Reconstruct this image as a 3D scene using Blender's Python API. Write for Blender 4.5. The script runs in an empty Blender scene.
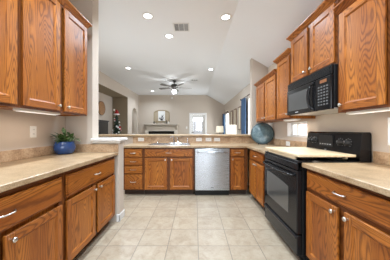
import bpy, bmesh, math, random
from mathutils import Vector, Matrix
random.seed(7)
C = bpy.context.scene
COL = C.collection
PI = math.pi

# ------------------------------------------------------------------ camera, sky, light, exposure
cam_d = bpy.data.cameras.new('camera')
cam = bpy.data.objects.new('camera', cam_d); COL.objects.link(cam)
cam.location = (0, 0, 1.2); cam.rotation_euler = (PI/2, 0, 0)
cam_d.sensor_width = 36; cam_d.lens = 36*183/390; cam_d.clip_start = 0.02
C.camera = cam
w = bpy.data.worlds.new('sky'); C.world = w; w.use_nodes = True
bgn = w.node_tree.nodes['Background']
bgn.inputs[0].default_value = (0.84, 0.92, 1.0, 1); bgn.inputs[1].default_value = 3.0
C.view_settings.view_transform = 'Standard'; C.view_settings.look = 'None'
C.view_settings.exposure = 1.0; C.view_settings.gamma = 1
C.view_settings.use_curve_mapping = False
CAN_W = 11.5         # watts of each ceiling can
UNDER_W = 0.6
LENS_E = 5.0

def area(name, loc, rot, sx, sy, watts, col):
    d = bpy.data.lights.new(name, 'AREA'); d.shape = 'RECTANGLE'; d.size = sx; d.size_y = sy; d.energy = watts; d.color = col
    o = bpy.data.objects.new(name, d); COL.objects.link(o); o.location = loc; o.rotation_euler = rot; return o
# added fill lamps behind the camera, then lamps outside the living room windows
area('back_fill', (-.775, -2.95, 1.43), (PI/2, 0, 0), 1.2, 1.8, 4.5, (.80, .91, 1))
area('back_fill', (.48, -2.95, 1.43), (PI/2, 0, 0), .76, 1.8, 5.5, (.80, .91, 1))
area('living_window_fill', (2.2, 5.0, 1.4), (0, PI/2, 0), 1.5, .95, 20, (.84, .93, 1))
area('living_window_fill', (-3.45, 3.8, 1.4), (0, -PI/2, 0), 1.6, 1.5, 13, (.84, .93, 1))  # added lamp at an unseen left opening, brightens the sloped ceiling
area('living_window_fill', (2.2, 8.95, 1.4), (0, PI/2, 0), 1.5, .9, 60, (.84, .93, 1))

# ------------------------------------------------------------------ materials
def mat(name, col, rough=0.5, metal=0.0, emit=None, es=0.0, spec=None, coat=0.0):
    m = bpy.data.materials.new(name); m.use_nodes = True
    b = m.node_tree.nodes['Principled BSDF']
    b.inputs['Base Color'].default_value = (*col, 1)
    b.inputs['Roughness'].default_value = rough
    b.inputs['Metallic'].default_value = metal
    if spec is not None: b.inputs['Specular IOR Level'].default_value = spec
    if coat: b.inputs['Coat Weight'].default_value = coat; b.inputs['Coat Roughness'].default_value = 0.1
    if emit: b.inputs['Emission Color'].default_value = (*emit, 1); b.inputs['Emission Strength'].default_value = es
    return m

class NT:
    def __init__(s, m): s.t = m.node_tree; s.b = s.t.nodes['Principled BSDF']
    def n(s, typ, **kw):
        x = s.t.nodes.new(typ)
        for k, v in kw.items():
            if k.startswith('i_'): x.inputs[int(k[2:]) if k[2:].isdigit() else k[2:]].default_value = v
            else: setattr(x, k, v)
        return x
    def l(s, a, b): s.t.links.new(a, b)
    def math(s, op, a, b=None):
        x = s.n('ShaderNodeMath', operation=op)
        for i, v in enumerate((a, b)):
            if v is None: continue
            if isinstance(v, (int, float)): x.inputs[i].default_value = v
            else: s.l(v, x.inputs[i])
        return x.outputs[0]
    def ramp(s, fac, stops):
        r = s.n('ShaderNodeValToRGB'); e = r.color_ramp.elements
        while len(e) < len(stops): e.new(0.5)
        for k, (p, c) in zip(e, stops): k.position = p; k.color = (*c, 1)
        s.l(fac, r.inputs[0]); return r.outputs[0]
    def mix(s, fac, a, b, mode='MIX'):
        x = s.n('ShaderNodeMix', data_type='RGBA', blend_type=mode)
        for sock, v in ((x.inputs['Factor'], fac), (x.inputs['A'], a), (x.inputs['B'], b)):
            if hasattr(v, 'links'): s.l(v, sock)
            elif isinstance(v, (int, float)): sock.default_value = v
            else: sock.default_value = (*v, 1)
        return x.outputs['Result']
    def noise(s, vec, scale, detail=3, rough=0.5, dist=0.0):
        x = s.n('ShaderNodeTexNoise'); x.inputs['Scale'].default_value = scale
        x.inputs['Detail'].default_value = detail; x.inputs['Roughness'].default_value = rough
        x.inputs['Distortion'].default_value = dist
        s.l(vec, x.inputs['Vector']); return x.outputs['Fac']
    def coords(s, scale=(1, 1, 1), rnd=True):
        tc = s.n('ShaderNodeTexCoord'); v = tc.outputs['Object']
        if rnd:
            oi = s.n('ShaderNodeObjectInfo')
            k = s.math('MULTIPLY', oi.outputs['Random'], 37.0)
            a = s.n('ShaderNodeVectorMath', operation='ADD'); s.l(v, a.inputs[0]); s.l(k, a.inputs[1]); v = a.outputs[0]
        mp = s.n('ShaderNodeVectorMath', operation='MULTIPLY'); mp.inputs[1].default_value = scale
        s.l(v, mp.inputs[0]); return mp.outputs[0]
    def bump(s, h, strength, dist=0.002):
        x = s.n('ShaderNodeBump'); x.inputs['Strength'].default_value = strength; x.inputs['Distance'].default_value = dist
        s.l(h, x.inputs['Height']); s.l(x.outputs[0], s.b.inputs['Normal'])

def oak(name, axis, light, mid, dark):
    m = mat(name, mid, 0.36, spec=0.35); g = NT(m)
    sc = [1, 1, 1]; sc[axis] = 0.14
    v = g.coords(sc)
    n0 = g.noise(v, 3.6, 2, 0.5, 0.3)
    wob = g.noise(g.coords([9 if k != axis else 3 for k in range(3)]), 4, 3, 0.6)
    ph = g.math('ADD', g.math('MULTIPLY', n0, 340.0), g.math('MULTIPLY', wob, 3.2))
    rings = g.math('MULTIPLY_ADD', g.math('SINE', ph), 0.5); rings.node.inputs[2].default_value = 0.5
    rings = g.math('POWER', rings, 2.2)
    sc2 = [1, 1, 1]; sc2[axis] = 0.05
    fine = g.noise(g.coords(sc2), 150, 3, 0.65)
    big = g.noise(g.coords([3 if k != axis else .35 for k in range(3)]), 1.6, 2)
    c = g.ramp(big, [(0.35, light), (0.65, mid)])
    c2 = g.mix(g.math('MULTIPLY', rings, 0.62), c, dark)
    fr = g.ramp(fine, [(0.34, (0.66, 0.58, 0.5)), (0.52, (1, 1, 1))])
    c3 = g.mix(0.7, c2, fr, 'MULTIPLY')
    g.l(c3, g.b.inputs['Base Color'])
    g.bump(fine, 0.12, 0.001)
    return m
OL, OM, OD = (0.48, 0.168, 0.027), (0.32, 0.095, 0.014), (0.075, 0.017, 0.003)
M = {}
M['oak_v'] = oak('oak_vertical_grain', 2, OL, OM, OD)
M['oak_h'] = oak('oak_horizontal_grain', 0, OL, OM, OD)
M['frame_v'] = oak('dark_oak_frame_vertical', 2, (0.21, 0.070, 0.016), (0.15, 0.043, 0.009), (0.05, 0.011, 0.003))  # darker oak tone, face frames only
M['frame_h'] = oak('dark_oak_frame_horizontal', 0, (0.21, 0.070, 0.016), (0.15, 0.043, 0.009), (0.05, 0.011, 0.003))
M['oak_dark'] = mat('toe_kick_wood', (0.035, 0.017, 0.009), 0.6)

def speckle(name, stops, rough, fscale=120, bscale=7, mixf=0.6):
    m = mat(name, stops[1][1], rough); g = NT(m)
    v = g.coords(rnd=False)
    f = g.noise(v, fscale, 4, 0.7); b = g.noise(v, bscale, 4, 0.6)
    x = g.math('ADD', g.math('MULTIPLY', f, mixf), g.math('MULTIPLY', b, 1-mixf))
    g.l(g.ramp(x, stops), g.b.inputs['Base Color'])
    return m
M['counter'] = speckle('speckled_beige_laminate', [(0.34, (0.18, 0.11, 0.053)), (0.47, (0.35, 0.24, 0.135)), (0.60, (0.47, 0.352, 0.225))], 0.30)
M['splash'] = speckle('mottled_tan_laminate', [(0.34, (0.20, 0.118, 0.06)), (0.48, (0.42, 0.27, 0.155)), (0.62, (0.56, 0.40, 0.255))], 0.4, 60, 9, 0.5)

def plaster(name, col, rough=0.85):
    m = mat(name, col, rough, spec=0.25); g = NT(m)
    v = g.coords(rnd=False)
    n = g.noise(v, 130, 3); g.bump(n, 0.12, 0.002)
    return m
M['wall'] = plaster('greige_wall_paint', (0.56, 0.485, 0.41))
M['ceil'] = plaster('white_ceiling_paint', (0.82, 0.832, 0.85))
M['taupe'] = plaster('taupe_plaster', (0.30, 0.245, 0.17))  # darker tone for the alcove ends and soffit
M['trim'] = mat('white_trim_paint', (0.74, 0.73, 0.71), 0.4)

def tiles():
    m = mat('travertine_floor_tile', (0.6, 0.52, 0.42), 0.34); g = NT(m)
    tc = g.n('ShaderNodeTexCoord'); sep = g.n('ShaderNodeSeparateXYZ'); g.l(tc.outputs['Object'], sep.inputs[0])
    T = 0.315
    def cell(o, off):
        u = g.math('DIVIDE', g.math('SUBTRACT', o, off), T)
        fl = g.math('FLOOR', u); fr = g.math('SUBTRACT', u, fl)
        d = g.math('MINIMUM', fr, g.math('SUBTRACT', 1.0, fr))
        return fl, d
    fx, dx = cell(sep.outputs[0], 0.033); fy, dy = cell(sep.outputs[1], 1.895)
    d = g.math('MINIMUM', dx, dy)
    grout = g.math('LESS_THAN', d, 0.0125)
    cv = g.n('ShaderNodeCombineXYZ'); g.l(fx, cv.inputs[0]); g.l(fy, cv.inputs[1])
    wn = g.n('ShaderNodeTexWhiteNoise'); g.l(cv.outputs[0], wn.inputs['Vector'])
    sh = g.n('ShaderNodeVectorMath', operation='MULTIPLY_ADD'); g.l(wn.outputs['Color'], sh.inputs[0]); sh.inputs[1].default_value = (9, 9, 9)
    g.l(tc.outputs['Object'], sh.inputs[2])
    n1 = g.noise(sh.outputs[0], 9, 6, 0.65, 0.8); n2 = g.noise(sh.outputs[0], 55, 3)
    x = g.math('ADD', g.math('MULTIPLY', n1, 0.75), g.math('MULTIPLY', n2, 0.25))
    c = g.ramp(x, [(0.34, (0.275, 0.21, 0.146)), (0.5, (0.348, 0.283, 0.205)), (0.66, (0.395, 0.332, 0.25))])
    var = g.math('MULTIPLY_ADD', wn.outputs['Value'], 0.10); var.node.inputs[2].default_value = 0.93
    c = g.mix(1.0, c, var, 'MULTIPLY')
    c = g.mix(grout, c, (0.19, 0.155, 0.12))
    g.l(c, g.b.inputs['Base Color'])
    g.bump(g.math('SUBTRACT', 1.0, grout), 0.5, 0.002)
    return m
M['tile'] = tiles()

def bricks():
    m = mat('red_brick', (0.4, 0.2, 0.15), 0.9); g = NT(m)
    tc = g.n('ShaderNodeTexCoord'); mp = g.n('ShaderNodeMapping'); mp.inputs['Rotation'].default_value = (PI/2, 0, PI/2)
    sep = g.n('ShaderNodeSeparateXYZ'); g.l(tc.outputs['Object'], sep.inputs[0])
    cb = g.n('ShaderNodeCombineXYZ'); g.l(sep.outputs[1], cb.inputs[0]); g.l(sep.outputs[2], cb.inputs[1])
    b = g.n('ShaderNodeTexBrick'); g.l(cb.outputs[0], b.inputs['Vector'])
    b.inputs['Color1'].default_value = (0.66, 0.46, 0.40, 1); b.inputs['Color2'].default_value = (0.52, 0.32, 0.27, 1)
    b.inputs['Mortar'].default_value = (0.75, 0.72, 0.68, 1); b.inputs['Scale'].default_value = 1.0
    b.inputs['Brick Width'].default_value = 0.21; b.inputs['Row Height'].default_value = 0.075; b.inputs['Mortar Size'].default_value = 0.01
    g.l(b.outputs['Color'], g.b.inputs['Base Color']); return m
M['brick'] = bricks()

def steel(name, col, axis):
    m = mat(name, col, 0.30, 1.0); g = NT(m)
    sc = [1, 1, 1]; sc[axis] = 0.01
    n = g.noise(g.coords(sc, False), 400, 2)
    tg = g.n('ShaderNodeTangent', direction_type='RADIAL', axis='Z'); g.l(tg.outputs[0], g.b.inputs['Tangent'])
    g.b.inputs['Anisotropic'].default_value = 0.92; g.b.inputs['Anisotropic Rotation'].default_value = 0.25
    r = g.math('MULTIPLY_ADD', n, 0.03); r.node.inputs[2].default_value = 0.26
    g.l(r, g.b.inputs['Roughness']); return m
M['steel'] = steel('brushed_stainless_steel', (0.40, 0.405, 0.42), 0)
M['nickel'] = mat('satin_nickel', (0.62, 0.60, 0.57), 0.28, 1.0)
M['chrome'] = mat('chrome', (0.8, 0.8, 0.82), 0.08, 1.0)
M['black'] = mat('black_enamel', (0.010, 0.010, 0.011), 0.14, spec=0.3)
M['black_matte'] = mat('black_plastic', (0.012, 0.012, 0.013), 0.4, spec=0.3)
M['oven_glass'] = mat('smoked_oven_glass', (0.085, 0.083, 0.078), 0.09, spec=0.7)
M['mw_glass'] = mat('smoked_microwave_glass', (0.075, 0.077, 0.077), 0.15, spec=0.8)
M['key_grey'] = mat('dark_grey_key', (0.10, 0.10, 0.10), 0.5)
M['under_lens'] = mat('under_cabinet_lens', (.8, .8, .8), .5, emit=(1, .93, .86), es=0.35)
M['art_side'] = mat('tan_art_panel', (0.40, 0.32, 0.22), 0.6)
M['coil'] = mat('burner_coil', (0.02, 0.02, 0.02), 0.6)
M['print'] = mat('pale_print', (0.45, 0.45, 0.45), 0.5)
M['display_amber'] = mat('amber_display', (0.05, 0.02, 0.01), 0.3, emit=(1.0, 0.38, 0.12), es=0.14)
M['display_green'] = mat('dim_display', (0.02, 0.03, 0.03), 0.2)
M['mw_under'] = mat('brushed_light_metal', (0.62, 0.61, 0.58), 0.4, 0.4)
def boardmat():
    m = mat('pale_maple', (0.68, 0.52, 0.31), 0.4); g = NT(m)
    n = g.noise(g.coords((1, 0.05, 1), False), 26, 4)
    g.l(g.ramp(n, [(0.35, (0.62, 0.47, 0.28)), (0.6, (0.74, 0.61, 0.42))]), g.b.inputs['Base Color']); return m
M['board'] = boardmat()
M['plate_white'] = mat('white_plastic', (0.78, 0.77, 0.74), 0.35)
M['slot'] = mat('dark_slot', (0.05, 0.05, 0.05), 0.6)
def teal():
    m = mat('teal_ceramic_glaze', (0.15, 0.27, 0.31), 0.22); g = NT(m)
    v = g.coords(rnd=False)
    n = g.noise(v, 9, 4, 0.6)
    vo = g.n('ShaderNodeTexVoronoi'); vo.inputs['Scale'].default_value = 24; g.l(v, vo.inputs['Vector'])
    c = g.ramp(n, [(0.35, (0.065, 0.11, 0.122)), (0.65, (0.15, 0.215, 0.23))])
    dots = g.math('LESS_THAN', vo.outputs['Distance'], 0.20)
    g.l(g.mix(g.math('MULTIPLY', dots, 0.8), c, (0.03, 0.07, 0.09)), g.b.inputs['Base Color']); return m
M['teal'] = teal()
M['teal_rim'] = mat('dark_teal_rim', (0.03, 0.055, 0.065), 0.3)
M['blue_pot'] = mat('cobalt_glaze', (0.010, 0.055, 0.20), 0.14, coat=0.5)
M['soil'] = mat('potting_soil', (0.03, 0.02, 0.012), 0.95)
def leafm(name, a, b):
    m = mat(name, a, 0.5); g = NT(m)
    n = g.noise(g.coords(), 60, 2); g.l(g.ramp(n, [(0.4, a), (0.6, b)]), g.b.inputs['Base Color']); return m
M['leaf'] = leafm('house_plant_leaf', (0.03, 0.085, 0.02), (0.14, 0.23, 0.07))
M['needle'] = leafm('fir_needles', (0.008, 0.022, 0.012), (0.02, 0.05, 0.025))
M['bark'] = mat('bark', (0.06, 0.04, 0.025), 0.9)
M['white_gloss'] = mat('white_ornament', (0.8, 0.8, 0.78), 0.25)
M['red_gloss'] = mat('red_ornament', (0.4, 0.03, 0.03), 0.25)
M['felt_red'] = mat('red_felt', (0.45, 0.03, 0.03), 0.9)
M['plush'] = mat('white_plush', (0.85, 0.84, 0.82), 0.95)
M['curtain'] = mat('blue_cotton', (0.06, 0.115, 0.205), 0.9)
M['rod'] = mat('dark_bronze', (0.05, 0.035, 0.028), 0.4, 0.6)
M['fan_metal'] = mat('dark_bronze_fan', (0.035, 0.032, 0.03), 0.35, 0.5)
M['fan_blade'] = mat('grey_fan_blade', (0.13, 0.12, 0.11), 0.5)
M['globe'] = mat('lit_globe', (0.9, 0.9, 0.88), 0.4, emit=(.95, 0.98, 1), es=48)
M['lens'] = mat('lit_lens', (0.9, 0.9, 0.9), 0.4, emit=(.97, 0.98, 1), es=LENS_E)
M['shade'] = mat('lit_linen_shade', (0.85, 0.80, 0.68), 0.8, emit=(1, 0.90, 0.70), es=0.22)
M['lampbase'] = mat('dark_ceramic', (0.06, 0.05, 0.045), 0.3)
M['walnut'] = mat('dark_walnut', (0.07, 0.035, 0.018), 0.45)
M['piano'] = mat('ebony_finish', (0.018, 0.016, 0.014), 0.3)
M['ivory'] = mat('ivory_keys', (0.75, 0.72, 0.64), 0.4)
M['basket'] = leafm('woven_cane', (0.25, 0.12, 0.045), (0.40, 0.21, 0.085))
M['canvas'] = leafm('cream_canvas', (0.70, 0.62, 0.47), (0.76, 0.69, 0.54))
M['frame_brown'] = mat('brown_wood_frame', (0.20, 0.12, 0.065), 0.5)
M['arch_frame'] = leafm('antique_bronze_frame', (0.24, 0.18, 0.10), (0.36, 0.28, 0.17))
M['paper_white'] = mat('white_paper', (0.75, 0.74, 0.72), 0.7)
M['ink'] = mat('charcoal_ink', (0.06, 0.06, 0.065), 0.7)
M['stone'] = leafm('pale_mantel_stone', (0.44, 0.38, 0.31), (0.53, 0.47, 0.40))
M['surround'] = mat('pale_plaster_surround', (0.66, 0.60, 0.52), 0.7)
M['firebox'] = mat('black_firebox', (0.015, 0.012, 0.010), 0.9)  # near-black panel filling the fireplace opening
M['vent_dark'] = mat('vent_shadow_metal', (0.10, 0.10, 0.10), 0.7)
M['vent_slat'] = mat('vent_slat_metal', (0.42, 0.42, 0.43), 0.5)
def glassm():
    m = bpy.data.materials.new('window_glass'); m.use_nodes = True; t = m.node_tree
    t.nodes.clear(); o = t.nodes.new('ShaderNodeOutputMaterial'); mx = t.nodes.new('ShaderNodeMixShader')
    a = t.nodes.new('ShaderNodeBsdfTransparent'); b = t.nodes.new('ShaderNodeBsdfGlossy'); b.inputs['Roughness'].default_value = 0.02
    mx.inputs[0].default_value = 0.06
    t.links.new(a.outputs[0], mx.inputs[1]); t.links.new(b.outputs[0], mx.inputs[2]); t.links.new(mx.outputs[0], o.inputs[0]); return m
M['glass'] = glassm()
M['frost'] = mat('white_blind', (0.74, 0.75, 0.79), 0.5)

# ------------------------------------------------------------------ helpers
class MB:
    def __init__(s): s.bm = bmesh.new(); s.mats = []
    def mi(s, m):
        if m not in s.mats: s.mats.append(m)
        return s.mats.index(m)
    def box(s, x0, x1, y0, y1, z0, z1, m, bev=0.0, seg=1):
        i = s.mi(m); b = bmesh.new()
        bmesh.ops.create_cube(b, size=1)
        for v in b.verts:
            v.co = Vector((x0 + (v.co.x+.5)*(x1-x0), y0 + (v.co.y+.5)*(y1-y0), z0 + (v.co.z+.5)*(z1-z0)))
        if bev: bmesh.ops.bevel(b, geom=b.edges[:], offset=bev, segments=seg, affect='EDGES', profile=0.5)
        s.add(b, i); return s
    def add(s, b, i, mtx=None, smooth=False):
        vm = {}
        for v in b.verts: vm[v] = s.bm.verts.new(mtx @ v.co if mtx else v.co)
        for f in b.faces:
            try:
                nf = s.bm.faces.new([vm[v] for v in f.verts]); nf.material_index = i; nf.smooth = smooth
            except ValueError: pass
        b.free()
    def poly(s, pts, m, smooth=False):
        f = s.bm.faces.new([s.bm.verts.new(p) for p in pts]); f.material_index = s.mi(m); f.smooth = smooth; return s
    def prism(s, pts, axis, a, b, m):
        # pts 2D in the other two axes (in x,y,z order)
        i = s.mi(m)
        def P(p, t):
            q = list(p); q.insert(axis, t); return q
        A = [s.bm.verts.new(P(p, a)) for p in pts]; B = [s.bm.verts.new(P(p, b)) for p in pts]
        fs = [s.bm.faces.new(A), s.bm.faces.new(B[::-1])]
        n = len(pts)
        for k in range(n): fs.append(s.bm.faces.new([A[k], B[k], B[(k+1) % n], A[(k+1) % n]]))
        for f in fs: f.material_index = i
        return s
    def lathe(s, prof, m, c=(0, 0, 0), axis='z', seg=20, smooth=True):
        i = s.mi(m); rings = []
        ax = {'x': Matrix.Rotation(PI/2, 3, 'Y'), 'y': Matrix.Rotation(-PI/2, 3, 'X'), '-y': Matrix.Rotation(PI/2, 3, 'X'), 'z': Matrix.Identity(3), '-x': Matrix.Rotation(-PI/2, 3, 'Y')}[axis]
        for r, h in prof:
            if r < 1e-6: rings.append([s.bm.verts.new(ax @ Vector((0, 0, h)) + Vector(c))])
            else: rings.append([s.bm.verts.new(ax @ Vector((r*math.cos(2*PI*k/seg), r*math.sin(2*PI*k/seg), h)) + Vector(c)) for k in range(seg)])
        for a, b in zip(rings, rings[1:]):
            for k in range(seg):
                if len(a) == 1 and len(b) == 1: continue
                q = [a[0], b[(k+1) % seg], b[k]] if len(a) == 1 else [a[k], a[(k+1) % seg], b[0]] if len(b) == 1 else [a[k], a[(k+1) % seg], b[(k+1) % seg], b[k]]
                f = s.bm.faces.new(q); f.material_index = i; f.smooth = smooth
        return s
    def tube(s, pts, r, m, seg=8):
        i = s.mi(m); pts = [Vector(p) for p in pts]; rings = []
        rr = r if isinstance(r, (list, tuple)) else [r]*len(pts)
        for k, p in enumerate(pts):
            d = (pts[min(k+1, len(pts)-1)] - pts[max(k-1, 0)]).normalized()
            u = d.cross(Vector((0, 0, 1)) if abs(d.z) < .9 else Vector((1, 0, 0))).normalized(); v = d.cross(u)
            rings.append([s.bm.verts.new(p + rr[k]*(u*math.cos(2*PI*j/seg) + v*math.sin(2*PI*j/seg))) for j in range(seg)])
        for a, b in zip(rings, rings[1:]):
            for j in range(seg):
                f = s.bm.faces.new([a[j], a[(j+1) % seg], b[(j+1) % seg], b[j]]); f.material_index = i; f.smooth = True
        for q in (rings[0][::-1], rings[-1]): s.bm.faces.new(q).material_index = i
        return s
    def build(s, name, parent=None):
        bmesh.ops.recalc_face_normals(s.bm, faces=s.bm.faces[:])
        me = bpy.data.meshes.new(name); s.bm.to_mesh(me); s.bm.free()
        for m in s.mats: me.materials.append(m)
        o = bpy.data.objects.new(name, me); COL.objects.link(o)
        if parent: o.parent = parent
        return o
def thing(name, label, cat, loc=(0, 0, 0), rz=0, group=None):
    o = bpy.data.objects.new(name, None); COL.objects.link(o); o.empty_display_size = 0.1
    o.location = loc; o.rotation_euler = (0, 0, rz); o['label'] = label; o['category'] = cat
    if group: o['group'] = group
    return o
def tag(o, label, cat, group=None):
    o['label'] = label; o['category'] = cat
    if group: o['group'] = group
    return o
def struct(mb, name):
    o = mb.build(name); o['kind'] = 'structure'; return o
def copy_tree(o, parent=None):
    c = o.copy(); COL.objects.link(c)
    if parent: c.parent = parent
    for ch in list(o.children): copy_tree(ch, c)
    return c
def wall_cells(axis, t0, t1, us, zs, holes, m):
    """a wall with rectangular openings: axis 0 = plane X, axis 1 = plane Y"""
    mb = MB()
    us = sorted(set(us + [h[0] for h in holes] + [h[1] for h in holes])); zs = sorted(set(zs + [h[2] for h in holes] + [h[3] for h in holes]))
    for u0, u1 in zip(us, us[1:]):
        for z0, z1 in zip(zs, zs[1:]):
            cu, cz = (u0+u1)/2, (z0+z1)/2
            if any(h[0] < cu < h[1] and h[2] < cz < h[3] for h in holes): continue
            if axis == 0: mb.box(t0, t1, u0, u1, z0, z1, m)
            else: mb.box(u0, u1, t0, t1, z0, z1, m)
    bmesh.ops.remove_doubles(mb.bm, verts=mb.bm.verts[:], dist=1e-5)
    # drop faces shared by two cells
    seen = {}
    for f in mb.bm.faces: seen.setdefault(tuple(sorted(v.index for v in f.verts)), []).append(f)
    mb.bm.verts.index_update()
    seen = {}
    for f in mb.bm.faces: seen.setdefault(tuple(round(x, 4) for x in f.calc_center_median()), []).append(f)
    dead = [f for fs in seen.values() if len(fs) > 1 for f in fs]
    bmesh.ops.delete(mb.bm, geom=dead, context='FACES')
    return mb

# ------------------------------------------------------------------ the shell
ZC = 3.09; CR = 0.639; SL = 0.58; XR = 1.58; XL = -1.70; YF = 9.9; XLL = -3.05; YB = -3.0
def slope(x): return ZC - SL*(x - CR)
struct(MB().box(-5.2, XR+.14, YB, YF+.15, -.1, 0, M['tile']), 'floor')
struct(MB().prism([(XLL-.15, ZC), (CR, ZC), (XR+.14, slope(XR+.14)), (XR+.14, slope(XR+.14)+.12), (CR, ZC+.12), (XLL-.15, ZC+.12)], 1, YB, YF+.15, M['ceil']), 'ceiling')
ZW = slope(XR) + 0.004
struct(wall_cells(0, XR, XR+.14, [YB, YF+.15], [0, ZW], [(2.57, 3.13, 1.09, 1.325), (0.75, 1.50, 1.075, 1.305), (4.55, 5.42, .55, 2.12), (8.55, 9.35, .55, 2.0)], M['wall']), 'wall_right')
struct(MB().box(XL-.15, XL, YB, 2.40, 0, ZC, M['wall']), 'wall_left')
struct(wall_cells(1, YB-.14, YB, [XL-.15, XR+.14], [0, ZC+.1], [(-1.4, -.15, .5, 2.35), (.08, .88, .5, 2.35)], M['wall']), 'wall_back')  # unseen wall; openings sized to streak the dishwasher's reflection
struct(MB().box(XLL-.15, -1.345, 2.40, 2.55, 0, ZC, M['wall']), 'wall_return')
struct(MB().box(-1.345, -.995, 2.40, 2.55, 0, 1.05, M['wall']), 'wall_half')
cap = MB()
cap.box(-1.343, -.955, 2.345, 2.60, 1.058, 1.092, M['trim'], .008, 2)
cap.box(-1.343, -.975, 2.372, 2.575, 1.03, 1.058, M['trim'], .006)
struct(cap, 'trim_1')
bb = MB()
bb.box(-1.027, -.983, 2.386, 2.40, 0, .095, M['trim'], .004); bb.box(-.995, -.983, 2.386, 2.565, 0, .095, M['trim'], .004)
bb.box(-1.8, -.983, 2.55, 2.565, 0, .095, M['trim'], .004)
struct(bb, 'baseboard_half_wall')
NX = -3.73
# living room left wall with the piano alcove and an arched doorway
lw = wall_cells(0, XLL-.15, XLL, [2.55, YF+.15], [0, ZC], [(3.0, 4.6, .6, 2.2), (5.0, 8.29, 0, 2.677), (8.86, 9.62, 0, 2.36)], M['wall'])
ac = (8.86+9.62)/2; ar = .38
pts = [(8.86, 2.36), (8.86, 1.98)] + [(ac - ar*math.cos(a), 1.98 + ar*.86*math.sin(a)) for a in [PI*k/12 for k in range(1, 12)]] + [(9.62, 1.98), (9.62, 2.36)]
# spandrels as thin strips either side of the arch
for k in range(12):
    a0, a1 = PI*k/12, PI*(k+1)/12
    y0, y1 = ac - ar*math.cos(a0), ac - ar*math.cos(a1); z0, z1 = 1.98 + ar*.86*math.sin(a0), 1.98 + ar*.86*math.sin(a1)
    lw.prism([(y0, z0), (y1, z1), (y1, 2.36), (y0, 2.36)], 0, XLL-.15, XLL, M['wall'])
struct(lw, 'wall_living_left')
al = MB()
al.box(NX-.1, NX, 4.9, 8.39, 0, 2.78, M['wall'])
struct(al, 'wall_alcove_back')
al = MB()
al.box(NX, XLL-.15, 8.29, 8.39, 0, 2.78, M['taupe']); al.box(NX, XLL-.15, 4.9, 5.0, 0, 2.78, M['taupe'])
al.box(NX, XLL-.15, 5.0, 8.29, 2.677, 2.78, M['taupe'])
al.box(XLL-.15, XLL-.004, 8.289, 8.293, 0, 2.677, M['taupe']); al.box(XLL-.15, XLL-.004, 5.0, 8.29, 2.674, 2.679, M['taupe'])
struct(al, 'wall_alcove_side')
hl = MB(); hl.box(-4.3, -4.2, 8.5, 10.05, 0, 2.6, M['wall']); hl.box(-4.2, XLL-.15, 9.75, 9.85, 0, 2.6, M['wall']); hl.box(-4.2, XLL-.15, 8.5, 8.6, 0, 2.6, M['wall']); hl.box(-4.3, XLL-.15, 8.5, 9.85, 2.6, 2.7, M['ceil'])
struct(hl, 'wall_hall')
DX0, DX1 = -.22, .54
fw = wall_cells(1, YF, YF+.15, [XLL-.15, CR], [0, ZC], [(DX0, DX1, 0, 2.03)], M['wall'])
fw.prism([(CR, 0), (XR, 0), (XR, slope(XR)), (CR, ZC)], 1, YF, YF+.15, M['wall'])
struct(fw, 'wall_far')
struct(MB().prism([(1.22, 0), (XR, 0), (XR, slope(XR)), (1.22, slope(1.22))], 1, 3.95, 4.07, M['wall']), 'wall_wing')
struct(MB().box(-2.15, 1.22, 3.95, 4.07, 0, 1.06, M['wall']), 'wall_peninsula')
struct(MB().box(5.0, 5.2, -2, 12, -.3, 3.2, M['brick']), 'wall_neighbour')
struct(MB().box(XR+.14, 5.0, -2, 12, -.3, -.12, M['surround']), 'ground')
# casing and door in the far wall
cs = MB()
cs.box(DX0-.095, DX0, YF-.02, YF, 0, 2.125, M['trim'], .004); cs.box(DX1, DX1+.095, YF-.02, YF, 0, 2.125, M['trim'], .004); cs.box(DX0, DX1, YF-.02, YF, 2.03, 2.125, M['trim'], .004)
struct(cs, 'trim_2')
d = MB()
d.box(DX0+.005, DX0+.12, YF+.05, YF+.09, .005, 2.02, M['trim'], .003); d.box(DX1-.12, DX1-.005, YF+.05, YF+.09, .005, 2.02, M['trim'], .003)
d.box(DX0+.12, DX1-.12, YF+.05, YF+.09, 1.87, 2.02, M['trim']); d.box(DX0+.12, DX1-.12, YF+.05, YF+.09, .005, .30, M['trim'])
door = struct(d, 'door_1')
MB().box(DX0+.12, DX1-.12, YF+.068, YF+.072, .30, 1.87, M['glass']).build('pane', door)
bl = MB()
for k in range(40): bl.box(DX0+.12, DX1-.12, YF+.078 + .001*(k % 2), YF+.082 + .001*(k % 2), .30 + k*.034, .30 + k*.034 + .036, M['frost'])
bl.build('blind', door)
hd = MB(); hd.lathe([(.028, 0), (.028, .01), (.012, .012), (.012, .05)], M['rod'], (DX0+.06, YF+.05, 1.07), '-y', 12); hd.box(DX0+.05, DX0+.17, YF-.008, YF+.006, 1.06, 1.085, M['rod'], .004)
hd.build('door_handle', door)

def window(n, y0, y1, z0, z1, mull):
    fr = MB(); x0, x1 = XR+.075, XR+.115; t = .03
    fr.box(x0, x1, y0, y1, z0, z0+t, M['trim']); fr.box(x0, x1, y0, y1, z1-t, z1, M['trim'])
    fr.box(x0, x1, y0, y0+t, z0+t, z1-t, M['trim']); fr.box(x0, x1, y1-t, y1, z0+t, z1-t, M['trim'])
    for m_ in mull: fr.box(x0, x1, m_-.012, m_+.012, z0+t, z1-t, M['trim'])
    # painted reveal lining
    fr.box(XR-.002, x0, y0, y1, z0-.0, z0+.006, M['trim']); fr.box(XR-.002, x0, y0, y1, z1-.006, z1, M['trim'])
    fr.box(XR-.002, x0, y0, y0+.006, z0, z1, M['trim']); fr.box(XR-.002, x0, y1-.006, y1, z0, z1, M['trim'])
    o = struct(fr, 'window_%d' % n)
    MB().box(x0+.016, x0+.022, y0+t, y1-t, z0+t, z1-t, M['glass']).build('pane', o)
fr = MB()  # unseen window, added to let fill light reach the slope
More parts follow.
